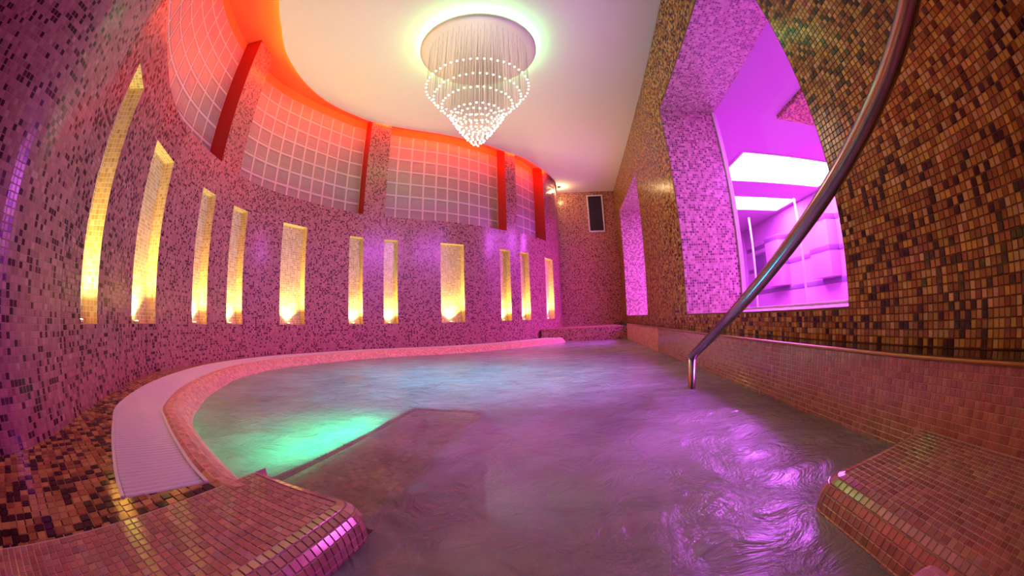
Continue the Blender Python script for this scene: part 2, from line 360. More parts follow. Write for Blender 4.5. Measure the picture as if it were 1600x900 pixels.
# ---- glass block windows in red-painted recesses above
BP = .2
def block_mesh(wd, ht):
    bm = bmesh.new(); bmesh.ops.create_cube(bm, size=1)
    for v in bm.verts: v.co = Vector((v.co.x*wd, v.co.y*.06, v.co.z*ht))
    bmesh.ops.bevel(bm, geom=bm.edges[:], offset=.006, segments=2, affect='EDGES')
    f = max((f for f in bm.faces if f.normal.y < -.9), key=lambda f: f.calc_area())
    r = bmesh.ops.inset_region(bm, faces=[f], thickness=.018, depth=0); r = bmesh.ops.inset_region(bm, faces=[f], thickness=.012, depth=-.003)
    me = bpy.data.meshes.new('glass_block'); bm.to_mesh(me); bm.free(); me.materials.append(M['block']); return me
for k, (a, b) in enumerate(PS):
    win = empty('window_%d' % (k+1), p3(WL.at((a+b)/2), RSILL)); tag(win, kind='structure'); win.location = (0, 0, 0)
    ln = sum((WL.off(a+(b-a)*(i+1)/40, -RDEP+.05)-WL.off(a+(b-a)*i/40, -RDEP+.05)).length for i in range(40))
    nc = max(1, round(ln/BP)); n = nc; q = Q(); qs = Q()
    for i in range(n):
        s, t = a+(b-a)*i/n, a+(b-a)*(i+1)/n
        q.quad(p3(WL.off(s, -RDEP+.07), RSILL), p3(WL.off(t, -RDEP+.07), RSILL), p3(WL.off(t, -RDEP+.07), CEIL), p3(WL.off(s, -RDEP+.07), CEIL))
        qs.quad(p3(WL.off(s, -RDEP+.07), CEIL-.005), p3(WL.off(t, -RDEP+.07), CEIL-.005), p3(WL.off(t, -RDEP+.07), COVE), p3(WL.off(s, -RDEP+.07), COVE))
        qs.quad(p3(WL.off(s, -RDEP+.07), CEIL-.005), p3(WL.off(s, -RDEP), CEIL-.005), p3(WL.off(t, -RDEP), CEIL-.005), p3(WL.off(t, -RDEP+.07), CEIL-.005))
    q.build('mortar_joint', M['joint'], win); qs.build('window_head', M['orange'], win)
    q = Q()
    for s in (a, b): q.quad(p3(WL.at(s), RSILL), p3(WL.off(s, -RDEP), RSILL), p3(WL.off(s, -RDEP), COVE), p3(WL.at(s), COVE))
    q.build('window_reveal', M['red'], win)
    q = Q()
    for i in range(n):
        s, t = a+(b-a)*i/n, a+(b-a)*(i+1)/n
        q.quad(p3(WL.at(s), RSILL), p3(WL.at(t), RSILL), p3(WL.off(t, -RDEP), RSILL), p3(WL.off(s, -RDEP), RSILL))
    q.build('window_sill', M['wall'], win)
    for i in range(nc):
        sa, sb = WL.off(a+(b-a)*i/nc, -RDEP+.07), WL.off(a+(b-a)*(i+1)/nc, -RDEP+.07); T = (sb-sa).normalized(); N_ = Vector((T.y, -T.x)); P = (sa+sb)/2-N_*.026; me = block_mesh((sb-sa).length-.014, BP-.014)
        for j in range(7):
            o = bpy.data.objects.new('glass_block', me); COL.objects.link(o); o.parent = win
            # local -y faces the room
            o.matrix_basis = Matrix(((T.x, -N_.x, 0, P.x), (T.y, -N_.y, 0, P.y), (0, 0, 1, RSILL+(j+.5)*BP), (0, 0, 0, 1)))

# ---- white ceiling slab, orange cove behind its curved edge
s33 = WL.azs(-33.5)
EC = Curve([(-1.12, -1.6), (-1.12, -.5), (-1.16, -.1), (-1.3, .3), (-1.62, .68), (-2.0, 1.06), (-2.28, 1.395), (-2.49, 1.72), (-2.735, 2.16), (-2.887, 2.77), (-2.872, 3.365), (-2.67, 3.95), tuple(WL.off(s33+.12, .06))])
edge = EC.p + [WL.off(s33+.12+(WL.L-s33-.12)*i/60, .06 if i < 50 else .06*(60-i)/10) for i in range(1, 61)]
bm = bmesh.new(); ring = [(p.x, p.y) for p in edge] + [(XW+.02, YF), (XW+.02, YB)]
lo = [bm.verts.new((x, y, CEIL)) for x, y in ring]; hi = [bm.verts.new((x, y, CEIL+.05)) for x, y in ring]
bm.faces.new(lo[::-1]); bm.faces.new(hi)
for i in range(len(ring)): j = (i+1) % len(ring); bm.faces.new((lo[i], lo[j], hi[j], hi[i]))
bmesh.ops.triangulate(bm, faces=[f for f in bm.faces if len(f.verts) > 4])
me = bpy.data.meshes.new('ceiling'); bm.to_mesh(me); bm.free(); me.materials.append(M['white'])
o = bpy.data.objects.new('ceiling', me); COL.objects.link(o); tag(o, kind='structure')
q = Q(); n = 160
for i in range(n):
    s, t = WL.L*i/n, WL.L*(i+1)/n
    A, B = WL.off(s, -RDEP-.02), WL.off(t, -RDEP-.02); C_, D_ = WL.off(t, .75), WL.off(s, .75)
    q.quad(p3(A, COVE), p3(D_, COVE), p3(C_, COVE), p3(B, COVE))
tag(q.build('trim_1', M['orange']), kind='structure')
def led(pts, label):
    e = tube('led_strip', [p3(p, CEIL+.06) for p in pts], .008, M['led'], n=6)
    tag(e, label, 'light strip', 'orange strip lights in the cove')
led([EC.off(EC.s[i], -.006) for i in range(14*4, len(EC.p)-6, 3)], 'orange LED strip in the wide cove above the two left glass block windows')
led([WL.off(PS[1][1]+.05+(PS[2][1]-PS[1][1]-.06)*i/30, .050) for i in range(31)], 'orange LED strip above the glass block window behind the chandelier')
led([WL.off(PS[2][1]+.03+(PS[3][1]+.12-PS[2][1])*i/20, .050) for i in range(21)], 'orange LED strip above the narrow rightmost glass block window')

# ---- far wall, back wall
q = Q(); q.quad((-.35, YF, -.4), (XW, YF, -.4), (XW, YF, CEIL+.05), (-.35, YF, CEIL+.05)); tag(q.build('wall_far', M['far']), kind='structure')
q = Q(); q.quad((XW, YB, -.6), (-1.2, YB, -.6), (-1.2, YB, COVE), (XW, YB, COVE)); tag(q.build('wall_back', M['wall']), kind='structure')
win = tag(empty('window_5'), kind='structure')
q = Q(); q.quad((.50, YF-.006, 2.24), (.81, YF-.006, 2.24), (.81, YF-.006, 3.06), (.50, YF-.006, 3.06)); q.build('pane', M['void'], win)
for (x0, x1, z0_, z1) in ((.47, .50, 2.21, 3.09), (.81, .84, 2.21, 3.09), (.50, .81, 2.21, 2.24), (.50, .81, 3.06, 3.09)):
    rbox('frame_bar', x0, x1, YF-.03, YF+.001, z0_, z1, .004, M['plastic'], win)
rbox('center_bar', .648, .656, YF-.02, YF+.001, 2.24, 3.06, .002, M['void'], win)

# ---- right wall with two deep windows
W1, W2 = (1.13, 3.45), (5.37, 7.5)
TP = .025
ys = [YB, W1[0], W1[1], W2[0], W2[1], YF]; zs = [LEDGE, WSILL, WTOP, CEIL+.05]; q = Q()
for i in range(5):
    for k in range(3):
        if i in (1, 3) and k == 1: continue
        a, b, c, d = ys[i], ys[i+1], zs[k], zs[k+1]
        q.quad((XW, b, c), (XW, a, c), (XW, a, d), (XW, b, d), [(b+2, c+1), (a+2, c+1), (a+2, d+1), (b+2, d+1)])
wall_right = tag(q.build('wall_right', M['gold']), kind='structure')
q = Q()
for i in range(5):
    for k in range(3):
        if i in (1, 3) and k == 1: continue
        a, b, c, d = ys[i], ys[i+1], zs[k], zs[k+1]; q.quad((XO, a, c), (XO, b, c), (XO, b, d), (XO, a, d))
q.build('outer_face', M['pinkwall'], wall_right)
fr = []
for i in range(int(.25/TP), int(5.6/TP)):
    y = i*TP+TP/2-2+2
    y = YB+.0+(i+.5)*TP
    for j in range(int(3.0/TP)):
        z = LEDGE+.001+(j+.5)*TP
        if y < -.35 or y > 3.9 or z > CEIL-.01: continue
        if W1[0]-TP*.5 < y < W1[1]+TP*.5 and WSILL-TP*.5 < z < WTOP+TP*.5: continue
        fr.append((Vector((XW-.0004, y, z)), Vector((0, -1, 0)), Vector((0, 0, 1)), (math.floor((y+2)/TP)*TP+TP/2, math.floor((z+1)/TP)*TP+TP/2)))
# a plain grout bed behind the separate tiles
q = Q()
for (a, b, c, d) in ((-.35, W1[0], LEDGE, CEIL), (W1[1], 3.9, LEDGE, CEIL), (W1[0], W1[1], LEDGE, WSILL), (W1[0], W1[1], WTOP, CEIL)):
    q.quad((XW-.0003, b, c), (XW-.0003, a, c), (XW-.0003, a, d), (XW-.0003, b, d))
q.build('grout_bed', M['grout'], wall_right)
tiles(wall_right, fr, TP, .09, .0025, M['gold'], M['gold1'])
for k, (a, b) in enumerate((W1, W2)):
    win = tag(empty('window_%d' % (6+k)), kind='structure')
    q = Q()
    q.quad((XW, b, WSILL), (XO, b, WSILL), (XO, b, WTOP), (XW, b, WTOP)); q.quad((XO, a, WSILL), (XW, a, WSILL), (XW, a, WTOP), (XO, a, WTOP))
    q.quad((XW, b, WTOP), (XO, b, WTOP), (XO, a, WTOP), (XW, a, WTOP)); q.quad((XW, a, WSILL), (XO, a, WSILL), (XO, b, WSILL), (XW, b, WSILL))
    q.build('window_reveal', M['reveal'], win)
    tot = 1 if k == 0 else 2
    for i in range(tot):
        y0, y1 = a+(b-a)*i/tot+.004, a+(b-a)*(i+1)/tot-.004; q = Q(); q.box(XO-.024, XO-.012, y0, y1, WSILL+.001, WTOP-.001); q.build('pane', M['pane'], win)
        if i: rbox('pane_joint', XO-.026, XO-.01, y0-.012, y0+.004, WSILL, WTOP, .002, M['plastic'], win)
    for (y0, y1, z0_, z1) in ((a, a+.03, WSILL, WTOP), (b-.02, b, WSILL, WTOP), (a+.03, b-.02, WSILL, WSILL+.02)):
        rbox('frame_bar', XO-.04, XO+.01, y0, y1, z0_, z1, .004, M['plastic'], win)

# ---- ledge and pool wall under the right wall
q = Q(); q.quad((XP, YB, LEDGE), (XW, YB, LEDGE), (XW, YF, LEDGE), (XP, YF, LEDGE)); tag(q.build('ledge', M['stone']), 'narrow dark glossy stone ledge along foot of right mosaic wall', 'ledge', kind='structure')
tag(rbox('trim_2', XP-.008, XP+.012, -1.55, 6.38, LEDGE-.006, LEDGE+.004, .003, M['brass']), kind='structure')
q = Q(); q.quad((XP, 6.4, -1.2), (XP, YB, -1.2), (XP, YB, LEDGE), (XP, 6.4, LEDGE), [(6.4, 0), (YB+4, 0), (YB+4, 1.386), (6.4, 1.386)])
pool_right = tag(q.build('wall_pool_right', M['pearlwet']), kind='structure')
q = Q(); q.quad((XP-.0003, 4.0, -.1), (XP-.0003, -.2, -.1), (XP-.0003, -.2, LEDGE-.006), (XP-.0003, 4.0, LEDGE-.006)); q.build('grout_bed', M['grout_pearl'], pool_right)
PP = .02; fr = []
for i in range(210):
    for j in range(14):
        y, z = -.2+(i+.5)*PP, LEDGE-.007-(j+.5)*PP
        fr.append((Vector((XP-.0004, y, z)), Vector((0, -1, 0)), Vector((0, 0, 1)), ((i+.5)*PP, (j+.5)*PP)))
tiles(pool_right, fr, PP, .08, .0013, M['pearl'], M['pearl1'])

# ---- surround: mosaic floor, grating channel, pool rim
GO = Curve([(-.80, .162), (-.98, .207), (-1.38, .335), (-1.70, .475), (-2.15, .86), (-2.55, 1.37), (-2.80, 1.85), (-2.93, 2.45), (-2.90, 2.98), (-2.74, 3.6), (-2.56, 4.0), (-2.25, 4.35), (-1.90, 4.66), (-1.54, 4.98), (-1.2, 5.37), (-.91, 5.76), (-.64, 6.13), (-.48, 6.45)])
GW, RW = .25, .15
ext = Curve([(-.70, -1.6), (-.70, -.9), (-.70, -.1), (-.72, .10), (-.80, .162)], 6)
outer = ext.p[:-1] + GO.p; q = Q(); n = len(outer); L0 = WL.azs(-86)
seq = []
for i, p in enumerate(outer):
    if i < len(ext.p)-1: s = L0*i/(len(ext.p)-1)
    else: s = L0+(WL.L-.9-L0)*GO.s[i-len(ext.p)+1]/GO.L
    # nearest wall point for the curved stretch
    seq.append(s)
for i in range(len(ext.p)-1, n):
    p = outer[i]; best = min(range(len(WL.p)), key=lambda k: (WL.p[k]-p).length_squared); seq[i] = max(seq[i-1], WL.s[best])
for i in range(n-1):
    a, b, c, d = WL.at(min(seq[i], WL.L-.001)), WL.at(min(seq[i+1], WL.L-.001)), outer[i+1], outer[i]
    q.quad(p3(a, 0), p3(d, 0), p3(c, 0), p3(b, 0), [(v.x+5, v.y+5) for v in (a, d, c, b)])
a0, b0 = GO.at(0), GO.off(0, GW)
q.quad((-.70, .0, -.0002), (-.70, .45, -.0002), (b0.x, b0.y+.005, -.0002), (a0.x, a0.y, -.0002), [(4.3, 5.0), (4.3, 5.45), (b0.x+5, b0.y+5.005), (a0.x+5, a0.y+5)])
q.quad((-.90, -.1, -.0004), (-.70, -.1, -.0004), (-.70, .2, -.0004), (a0.x, a0.y, -.0004), [(4.1, 4.9), (4.3, 4.9), (4.3, 5.2), (a0.x+5, a0.y+5)])
q.quad((-.38, YB, -.002), (.52, YB, -.002), (.52, 0, -.002), (-.38, 0, -.002), [(4.6, 3.4), (5.5, 3.4), (5.5, 5), (4.6, 5)])
floor = tag(q.build('floor', M['floor']), kind='structure')
FP = .028; fr = []
wp = [(p.x, p.y) for p in WL.p] ; op = [(p.x, p.y) for p in outer]
poly = wp + op[::-1]
def inside(x, y, pl):
    c = False; j = len(pl)-1
    for i in range(len(pl)):
        xi, yi = pl[i]; xj, yj = pl[j]
        if (yi > y) != (yj > y) and x < (xj-xi)*(y-yi)/(yj-yi)+xi: c = not c
        j = i
    return c
for i in range(int(1.3/FP)):
    for j in range(int(1.5/FP)):
        x, y = -2.0+(i+.5)*FP, -.4+(j+.5)*FP
        if all(inside(x+dx, y+dy, poly) for dx in (-.012, .012) for dy in (-.012, .012)):
            fr.append((Vector((x, y, .0003)), Vector((1, 0, 0)), Vector((0, 1, 0)), ((i+.5)*FP, (j+.5)*FP)))
for i in range(4):
    for j in range(14):
        x, y = -.7155-i*FP, .06+(j+.5)*FP
        if x > a0.x+(b0.x-a0.x)*(y-a0.y)/(b0.y-a0.y)+.016 and y < .43 and not inside(x, y, poly): fr.append((Vector((x, y, .0003)), Vector((1, 0, 0)), Vector((0, 1, 0)), ((i+.5)*FP, (j+60.5)*FP)))
tiles(floor, fr, FP, .09, .0025, M['floor'], M['floor1'])

q = Q(); n = 150
for i in range(n):
    s, t = GO.L*i/n, GO.L*(i+1)/n
    a, b, c, d = GO.at(s), GO.at(t), GO.off(t, GW), GO.off(s, GW)
    q.quad(p3(a, -.06), p3(d, -.06), p3(c, -.06), p3(b, -.06)); q.quad(p3(a, 0), p3(b, 0), p3(b, -.06), p3(a, -.06)); q.quad(p3(c, 0), p3(d, 0), p3(d, -.06), p3(c, -.06))
tag(q.build('drain_channel', M['channel']), 'dark drain channel running beneath the white pool grating', 'channel', kind='structure')
q = Q(); prof = [(GW, .0), (GW+.015, .006), (GW+.05, .004), (GW+.09, -.02), (GW+RW-.02, -.06), (GW+RW, -.10), (GW+RW+.01, -1.2)]
n = 200; acc = [0]
for (a, b), (c, d) in zip(prof, prof[1:]): acc.append(acc[-1]+math.hypot(c-a, d-b))
for i in range(-4, n):
    s, t = GO.L*max(i, 0)/n, GO.L*max(i+1, 0)/n; sh0 = Vector((.02*min(i, 0)*-1, .003*min(i, 0)*-1)); sh1 = Vector((.02*min(i+1, 0)*-1, .003*min(i+1, 0)*-1))
    for k in range(len(prof)-1):
        a, b = p3(GO.off(s, prof[k][0])+sh0, prof[k][1]), p3(GO.off(t, prof[k][0])+sh1, prof[k][1])
        c, d = p3(GO.off(t, prof[k+1][0])+sh1, prof[k+1][1]), p3(GO.off(s, prof[k+1][0])+sh0, prof[k+1][1])
        us, ut = GO.L*i/n+2, GO.L*(i+1)/n+2
        q.quad(a, d, c, b, [(us, acc[k]), (us, acc[k+1]), (ut, acc[k+1]), (ut, acc[k])])
tag(q.build('pool_rim', M['pearlwet']), 'pink pearl mosaic rim sloping from the grating into the water', 'pool rim', kind='structure')
q = Q(); q.quad((-3.3, 0, -1.2), (XP, 0, -1.2), (XP, 6.6, -1.2), (-3.3, 6.6, -1.2), [(0, 0), (4.24, 0), (4.24, 6.6), (0, 6.6)]); tag(q.build('floor_pool', M['pearlwet']), kind='structure')

# ---- overflow grating: one slat after another
gr = tag(empty('overflow_grating', p3(GO.off(0, GW/2), 0)), 'white plastic slatted overflow grating curving along the pool edge', 'grating'); gr.location = (0, 0, 0)
for nm, d in (('edge_rail', .004), ('edge_rail', GW-.006)):
    V, Fc = [], []; n = 260
    for i in range(n+1):
        s = GO.L*i/n; P, N_ = GO.off(s, d), GO.nor(s)
        for dx, z in ((-.006, -.02), (-.006, .004), (.006, .004), (.006, -.02)): V.append(p3(P+N_*dx, z))
    for i in range(n):
        for k in range(4): Fc.append((i*4+k, (i+1)*4+k, (i+1)*4+(k+1) % 4, i*4+(k+1) % 4))
    Fc += [(0, 1, 2, 3), (n*4+3, n*4+2, n*4+1, n*4)]
    meshobj(nm, V, Fc, M['slat'], gr)
SPW = .0225; ns = int(GO.L/SPW)
bm = bmesh.new(); bmesh.ops.create_cube(bm, size=1)
for v in bm.verts: v.co = Vector((v.co.x*.0165, v.co.y*(GW-.024), v.co.z*.016))
bmesh.ops.bevel(bm, geom=[e for e in bm.edges if abs(e.verts[0].co.y-e.verts[1].co.y) > .1 and e.verts[0].co.z > 0], offset=.003, segments=1, affect='EDGES')
sme = bpy.data.meshes.new('slat'); bm.to_mesh(sme); bm.free(); sme.materials.append(M['slat'])
V, Fc = [], []
for i in range(ns):
    s = (i+.5)*SPW; P = GO.off(s, GW/2); T, N_ = GO.tan(s), GO.nor(s)
    mt = Matrix(((T.x, N_.x, 0, P.x), (T.y, N_.y, 0, P.y), (0, 0, 1, -.006), (0, 0, 0, 1)))
    if i < 300:
        o = bpy.data.objects.new('slat', sme); COL.objects.link(o); o.parent = gr; o.matrix_basis = mt
    else:
        b_ = len(V); V += [mt @ v.co for v in sme.vertices]; Fc += [tuple(b_+k for k in p.vertices) for p in sme.polygons]
if V: tag(meshobj('far_slats', V, Fc, M['slat'], gr), kind='stuff')

# ---- tiled blocks either side of the entry steps
def rounded_block(name, x0, x1, y0, y1, z0_, z1, R, side, label, group=None, front_round=True, keep=300, solid=False):
    """block whose pool-side edge (side=+1: right, -1: left) and front edge are rounded and tiled row by row"""
    e = tag(empty(name), label, 'pool block', group)
    C = .06                                               # plan radius at the corner
    sx = 1 if side > 0 else -1; xe = x1 if side > 0 else x0; xo = x0 if side > 0 else x1
    path = []                                             # (point, outward normal) along the pool side, round the corner, along the front
    ny = 40
    for i in range(ny+1): path.append((Vector((xe, y0+(y1-C-y0)*i/ny)), Vector((sx, 0))))
    for i in range(1, 9):
        a = PI/2*i/8; nv = Vector((sx*math.cos(a), math.sin(a))); path.append((Vector((xe-sx*C, y1-C))+nv*C, nv))
    for i in range(1, 13): path.append((Vector((xe-sx*C+(xo-(xe-sx*C))*i/12, y1)), Vector((0, 1))))
    prof = [(math.sin(PI/2*k/8)*R-R, math.cos(PI/2*k/8)*R-R) for k in range(9)] + [(0, z0_-z1)]
    V, Fc = [], []; m = len(prof)
    for P, nv in path:
        for d, z in prof: V.append(p3(P+nv*d, z1+z))
    for i in range(len(path)-1):
        for k in range(m-1):
            f = (i*m+k, i*m+k+1, (i+1)*m+k+1, (i+1)*m+k); Fc.append(f if sx < 0 else f[::-1])
    top = [i*m for i in range(len(path))]; b_ = len(V); V.append(Vector((xo, y0, z1))); f = tuple(top+[b_]); Fc.append(f if sx > 0 else f[::-1])
    b_ = len(V); V += [Vector((xo, y1, z1)), Vector((xo, y1, z0_)), Vector((xo, y0, z0_))]; Fc.append((b_-1, b_, b_+1, b_+2))
    meshobj('body', V, Fc, M['grout_pearl'], e)
    fr = []
    # flat top
    for i in range(int((x1-x0)/PP)+1):
        for j in range(int((y1-y0)/PP)+1):
            x, y = xe-sx*(R+(i+.5)*PP), y1-R-(j+.5)*PP
            if (x-xo)*sx < PP*.48 or y < y0+.01: continue
            fr.append((Vector((x, y, z1+.0003)), Vector((1, 0, 0)), Vector((0, 1, 0)), ((i+.5)*PP, (j+.5)*PP)))
    # rows over the rounded edge and down the face
    arc = [(R*PI/2)*(k+.5)/max(1, round(R*PI/2/PP)) for k in range(round(R*PI/2/PP))]
    rows = []
    for a_ in arc:
        t = a_/R; rows.append((math.sin(t)*R-R, math.cos(t)*R-R, t))
    zz = -R-PP/2
    while z1+zz > max(z0_, -.25): rows.append((0, zz, PI/2)); zz -= PP
    pl = [(P, nv) for P, nv in path]; S = [0]
    for (P, _), (P2, _) in zip(pl, pl[1:]): S.append(S[-1]+(P2-P).length)
    u = PP/2+max(0, -y0-.15)
    while u < S[-1]:
        i = max(k for k in range(len(S)-1) if S[k] <= u); t = (u-S[i])/(S[i+1]-S[i]); P = pl[i][0].lerp(pl[i+1][0], t); nv = pl[i][1].lerp(pl[i+1][1], t).normalized()
        tg = Vector((-nv.y, nv.x, 0))
        for r_, (d, z, t_) in enumerate(rows):
            nn = p3(nv*math.sin(t_), math.cos(t_)); vv = nn.cross(tg)
            fr.append((p3(P+nv*d, z1+z)+nn*.0004, tg, vv, ((math.floor(u/PP)+.5)*PP, (r_+350.5)*PP)))
        u += PP
    tiles(e, fr, PP, .08, .0013, M['pearl'], M['pearl1'], keep)
    return e
rounded_block('pool_side_block', -.70, -.385, YB, .57, -1.2, .003, .05, 1, 'pink pearl-tiled block with rounded edge beside the grating end, at lower left', 'tiled blocks beside the pool steps')
rounded_block('pool_side_block', .515, .937, YB, .585, -1.2, .003, .05, -1, 'pink pearl-tiled block with iridescent edge below the right ledge, at lower right', 'tiled blocks beside the pool steps')

# ---- steps and low wall under the water
st = tag(empty('pool_steps'), 'pink pearl-tiled steps leading down into the bubbling water', 'steps')
def step(nm, x0, x1, y0, y1, z0_, z1, r=.03):
    o = rbox(nm, x0, x1, y0, y1, z0_, z1, r, M['pearlwet'], st, 3)
    l = o.data.uv_layers.new(name='UVMap')
    for p in o.data.polygons:
        for li in p.loop_indices:
            c = o.data.vertices[o.data.loops[li].vertex_index].co
            n_ = p.normal; l.data[li].uv = (c.x+3, c.y+3) if abs(n_.z) > .5 else ((c.x+3, c.z+3) if abs(n_.y) > .5 else (c.y+3, c.z+3))
    return o
step('landing', -.384, .514, -1.58, .185, -1.2, .002)
step('tread', -.384, .514, .16, .585, -1.2, -.115); step('tread', -.384, .514, .588, 1.0, -1.2, -.29); step('tread', -.384, .514, .97, 1.42, -1.2, -.50)
bn = rbox('submerged_bench', -.785, -.43, .575, 1.68, -1.2, -.087, .03, M['pearlwet'], None, 3)
l = bn.data.uv_layers.new(name='UVMap')
for p in bn.data.polygons:
    for li in p.loop_indices:
        c = bn.data.vertices[bn.data.loops[li].vertex_index].co; n_ = p.normal; l.data[li].uv = (c.x+3, c.y+3) if abs(n_.z) > .5 else ((c.x+3, c.z+3) if abs(n_.y) > .5 else (c.y+3, c.z+3))
tag(bn, 'pink tiled low wall lying just under the water beside the steps', 'low wall')

# ---- mosaic block at the far end
q = Q(); q.box(-.55, XP, 6.42, YF, -.5, .147); tag(q.build('far_ledge_block', M['wall']), 'low brown mosaic block across the far end of the pool', 'block', kind='structure')

# ================================================================== THE ROOM BEYOND THE WINDOWS
AX, AZ0, AZ1, AY0, AY1 = 5.6, -.6, 2.66, -1.6, 10.5
q = Q(); q.quad((AX, AY1, AZ0), (AX, AY0, AZ0), (AX, AY0, AZ1), (AX, AY1, AZ1)); wa = tag(q.build('wall_annex_right', M['pinkwall']), kind='structure')
q = Q(); q.quad((XO, AY1, AZ0), (AX, AY1, AZ0), (AX, AY1, AZ1), (XO, AY1, AZ1)); tag(q.build('wall_annex_far', M['pinkwall']), kind='structure')
q = Q(); q.quad((AX, AY0, AZ0), (XO, AY0, AZ0), (XO, AY0, AZ1), (AX, AY0, AZ1)); tag(q.build('wall_annex_near', M['pinkwall']), kind='structure')
q = Q(); q.quad((XO, AY0, AZ1), (XO, AY1, AZ1), (AX, AY1, AZ1), (AX, AY0, AZ1)); tag(q.build('ceiling_annex', M['pinkwall']), kind='structure')
q = Q(); q.quad((XO, AY0, AZ0), (AX, AY0, AZ0), (AX, AY1, AZ0), (XO, AY1, AZ0)); tag(q.build('floor_annex', M['pinkwall']), kind='structure')
q = Q(); q.quad((XO, YF, LEDGE), (XO, AY1, LEDGE), (XO, AY1, AZ1), (XO, YF, AZ1)); q.quad((XO, AY0, AZ0), (XO, AY1, AZ0), (XO, AY1, LEDGE), (XO, AY0, LEDGE)); tag(q.build('wall_annex_left', M['pinkwall']), kind='structure')
# tile bands along the annex wall
for z in (.72, 1.36, 1.98):
    rbox('tile_band', AX-.012, AX, 2.0, 10.4, z-.055, z+.055, .002, M['band'], wa)
for (x0, x1, y0, y1) in ((2.8, 5.42, 4.75, 6.05), (3.0, 5.42, 6.95, 8.0), (2.9, 5.42, .6, 2.1)):  # last panel is added out of view, for magenta on reveal and left wall
    e = tag(empty('ceiling_light_panel', ((x0+x1)/2, (y0+y1)/2, AZ1)), {4.75: 'large white light panel nearest the window in the pink room ceiling', 6.95: 'second white light panel deeper in the pink room ceiling', .6: 'added light panel in the pink room ceiling, unseen, sending light through the window'}[y0], 'light panel', 'light panels in the pink room ceiling')
    o = rbox('diffuser', x0+.03, x1-.03, y0+.03, y1-.03, AZ1-.02, AZ1-.004, .004, M['panel']); o.parent = e; o.matrix_parent_inverse = Matrix.Translation(-e.location)
    q = Q()
    for (a, b, c, d) in ((x0, x1, y0, y0+.03), (x0, x1, y1-.03, y1), (x0, x0+.03, y0+.03, y1-.03), (x1-.03, x1, y0+.03, y1-.03)): q.box(a, b, c, d, AZ1-.025, AZ1-.001)
    o = q.build('frame', M['plastic'], e); o.matrix_parent_inverse = Matrix.Translation(-e.location)
q = Q(); q.box(2.83, 3.7, 2.3, 3.6, AZ1-.05, AZ1+.02); tag(q.build('dropped_soffit', M['floor']), 'dark mosaic-faced dropped soffit under the pink room ceiling', 'soffit', kind='structure')
for (y0, y1, lab) in ((5.85, 6.6, 'pink pilaster with purple bands beside the small paned window'), (8.0, 8.7, 'pink pilaster with purple bands farther along the pink room wall')):
    e = tag(empty('pilaster', (AX-.15, (y0+y1)/2, AZ0)), lab, 'pilaster', 'pilasters of the pink room')
    o = rbox('shaft', AX-.32, AX-.001, y0, y1, .8, 2.05, .005, M['pinkwall']); o.parent = e; o.matrix_parent_inverse = Matrix.Translation(-e.location)
    for z in (1.36, 1.98):
        o = rbox('tile_band', AX-.328, AX-.002, y0-.008, y1+.008, z-.055, z+.055, .002, M['band']); o.parent = e; o.matrix_parent_inverse = Matrix.Translation(-e.location)
win = tag(empty('window_8'), kind='structure')
for k in range(3):
    q = Q(); q.box(AX-.02, AX-.012, 5.36, 5.60, .95+k*.34, 1.22+k*.34); q.build('pane', M['annexdark'], win)
for (y0, y1, z0_, z1) in ((5.30, 5.36, .88, 1.96), (5.60, 5.66, .88, 1.96), (5.36, 5.60, .88, .95), (5.36, 5.60, 1.22, 1.29), (5.36, 5.60, 1.56, 1.63), (5.36, 5.60, 1.90, 1.96)):
    rbox('frame_bar', AX-.05, AX-.001, y0, y1, z0_, z1, .004, M['plastic'], win)
win = tag(empty('window_9'), kind='structure')
q = Q(); q.box(AX-.02, AX-.012, 9.3, 9.9, 1.0, 1.75); q.build('pane', M['annexdark'], win)
for (y0, y1, z0_, z1) in ((9.24, 9.3, .94, 1.81), (9.9, 9.96, .94, 1.81), (9.3, 9.9, .94, 1.0), (9.3, 9.9, 1.75, 1.81)):
    rbox('frame_bar', AX-.05, AX-.001, y0, y1, z0_, z1, .004, M['band'], win)

for (y, z1, lab) in ((7.14, 2.22, 'slender white glass-screen post deeper in the pink room'), (5.24, 2.09, 'slender white glass-screen post nearer the window in the pink room')):
    e = tag(empty('screen_post', (4.0, y, AZ0)), lab, 'post', 'slender posts in the pink room')
    tube('pole', [(0, 0, 0), (0, 0, 1.5), (0, 0, z1-AZ0)], .022, M['plastic'], e, 10); lathe('base_plate', [(0, .012), (.06, .012), (.065, 0)], M['plastic'], e, 20)
# ================================================================== OBJECTS
# ---- handrail
B_ = Vector((.657, 1.963, -.254+EYE)); Qe = Vector((.676, .127, .498+EYE)); dr = (Qe-B_).normalized()
hr = tag(empty('handrail', (.657, 1.963, -1.1)), 'polished steel handrail rising out of the water in front of the window', 'handrail'); hr.location = (0, 0, 0)
RR = .024
tube('post', [(B_.x, B_.y, -1.15), (B_.x, B_.y, -.3), (B_.x, B_.y, B_.z+.002)], RR, M['steel'], hr, 20)
tube('rail', [B_-dr*.004, B_+dr*.8, B_+dr*1.9, B_+dr*2.6, B_+dr*2.9], RR, M['steel'], hr, 20)
tube('mitre_joint', [B_-Vector((0, 0, .012)), B_, B_+dr*.012], RR+.0006, M['steel'], hr, 20)
tube('end_post', [B_+dr*2.9, B_+dr*2.9-Vector((0, 0, .3)), (B_+dr*2.9).xy.to_3d()+Vector((0, 0, .006))], RR, M['steel'], hr, 20)

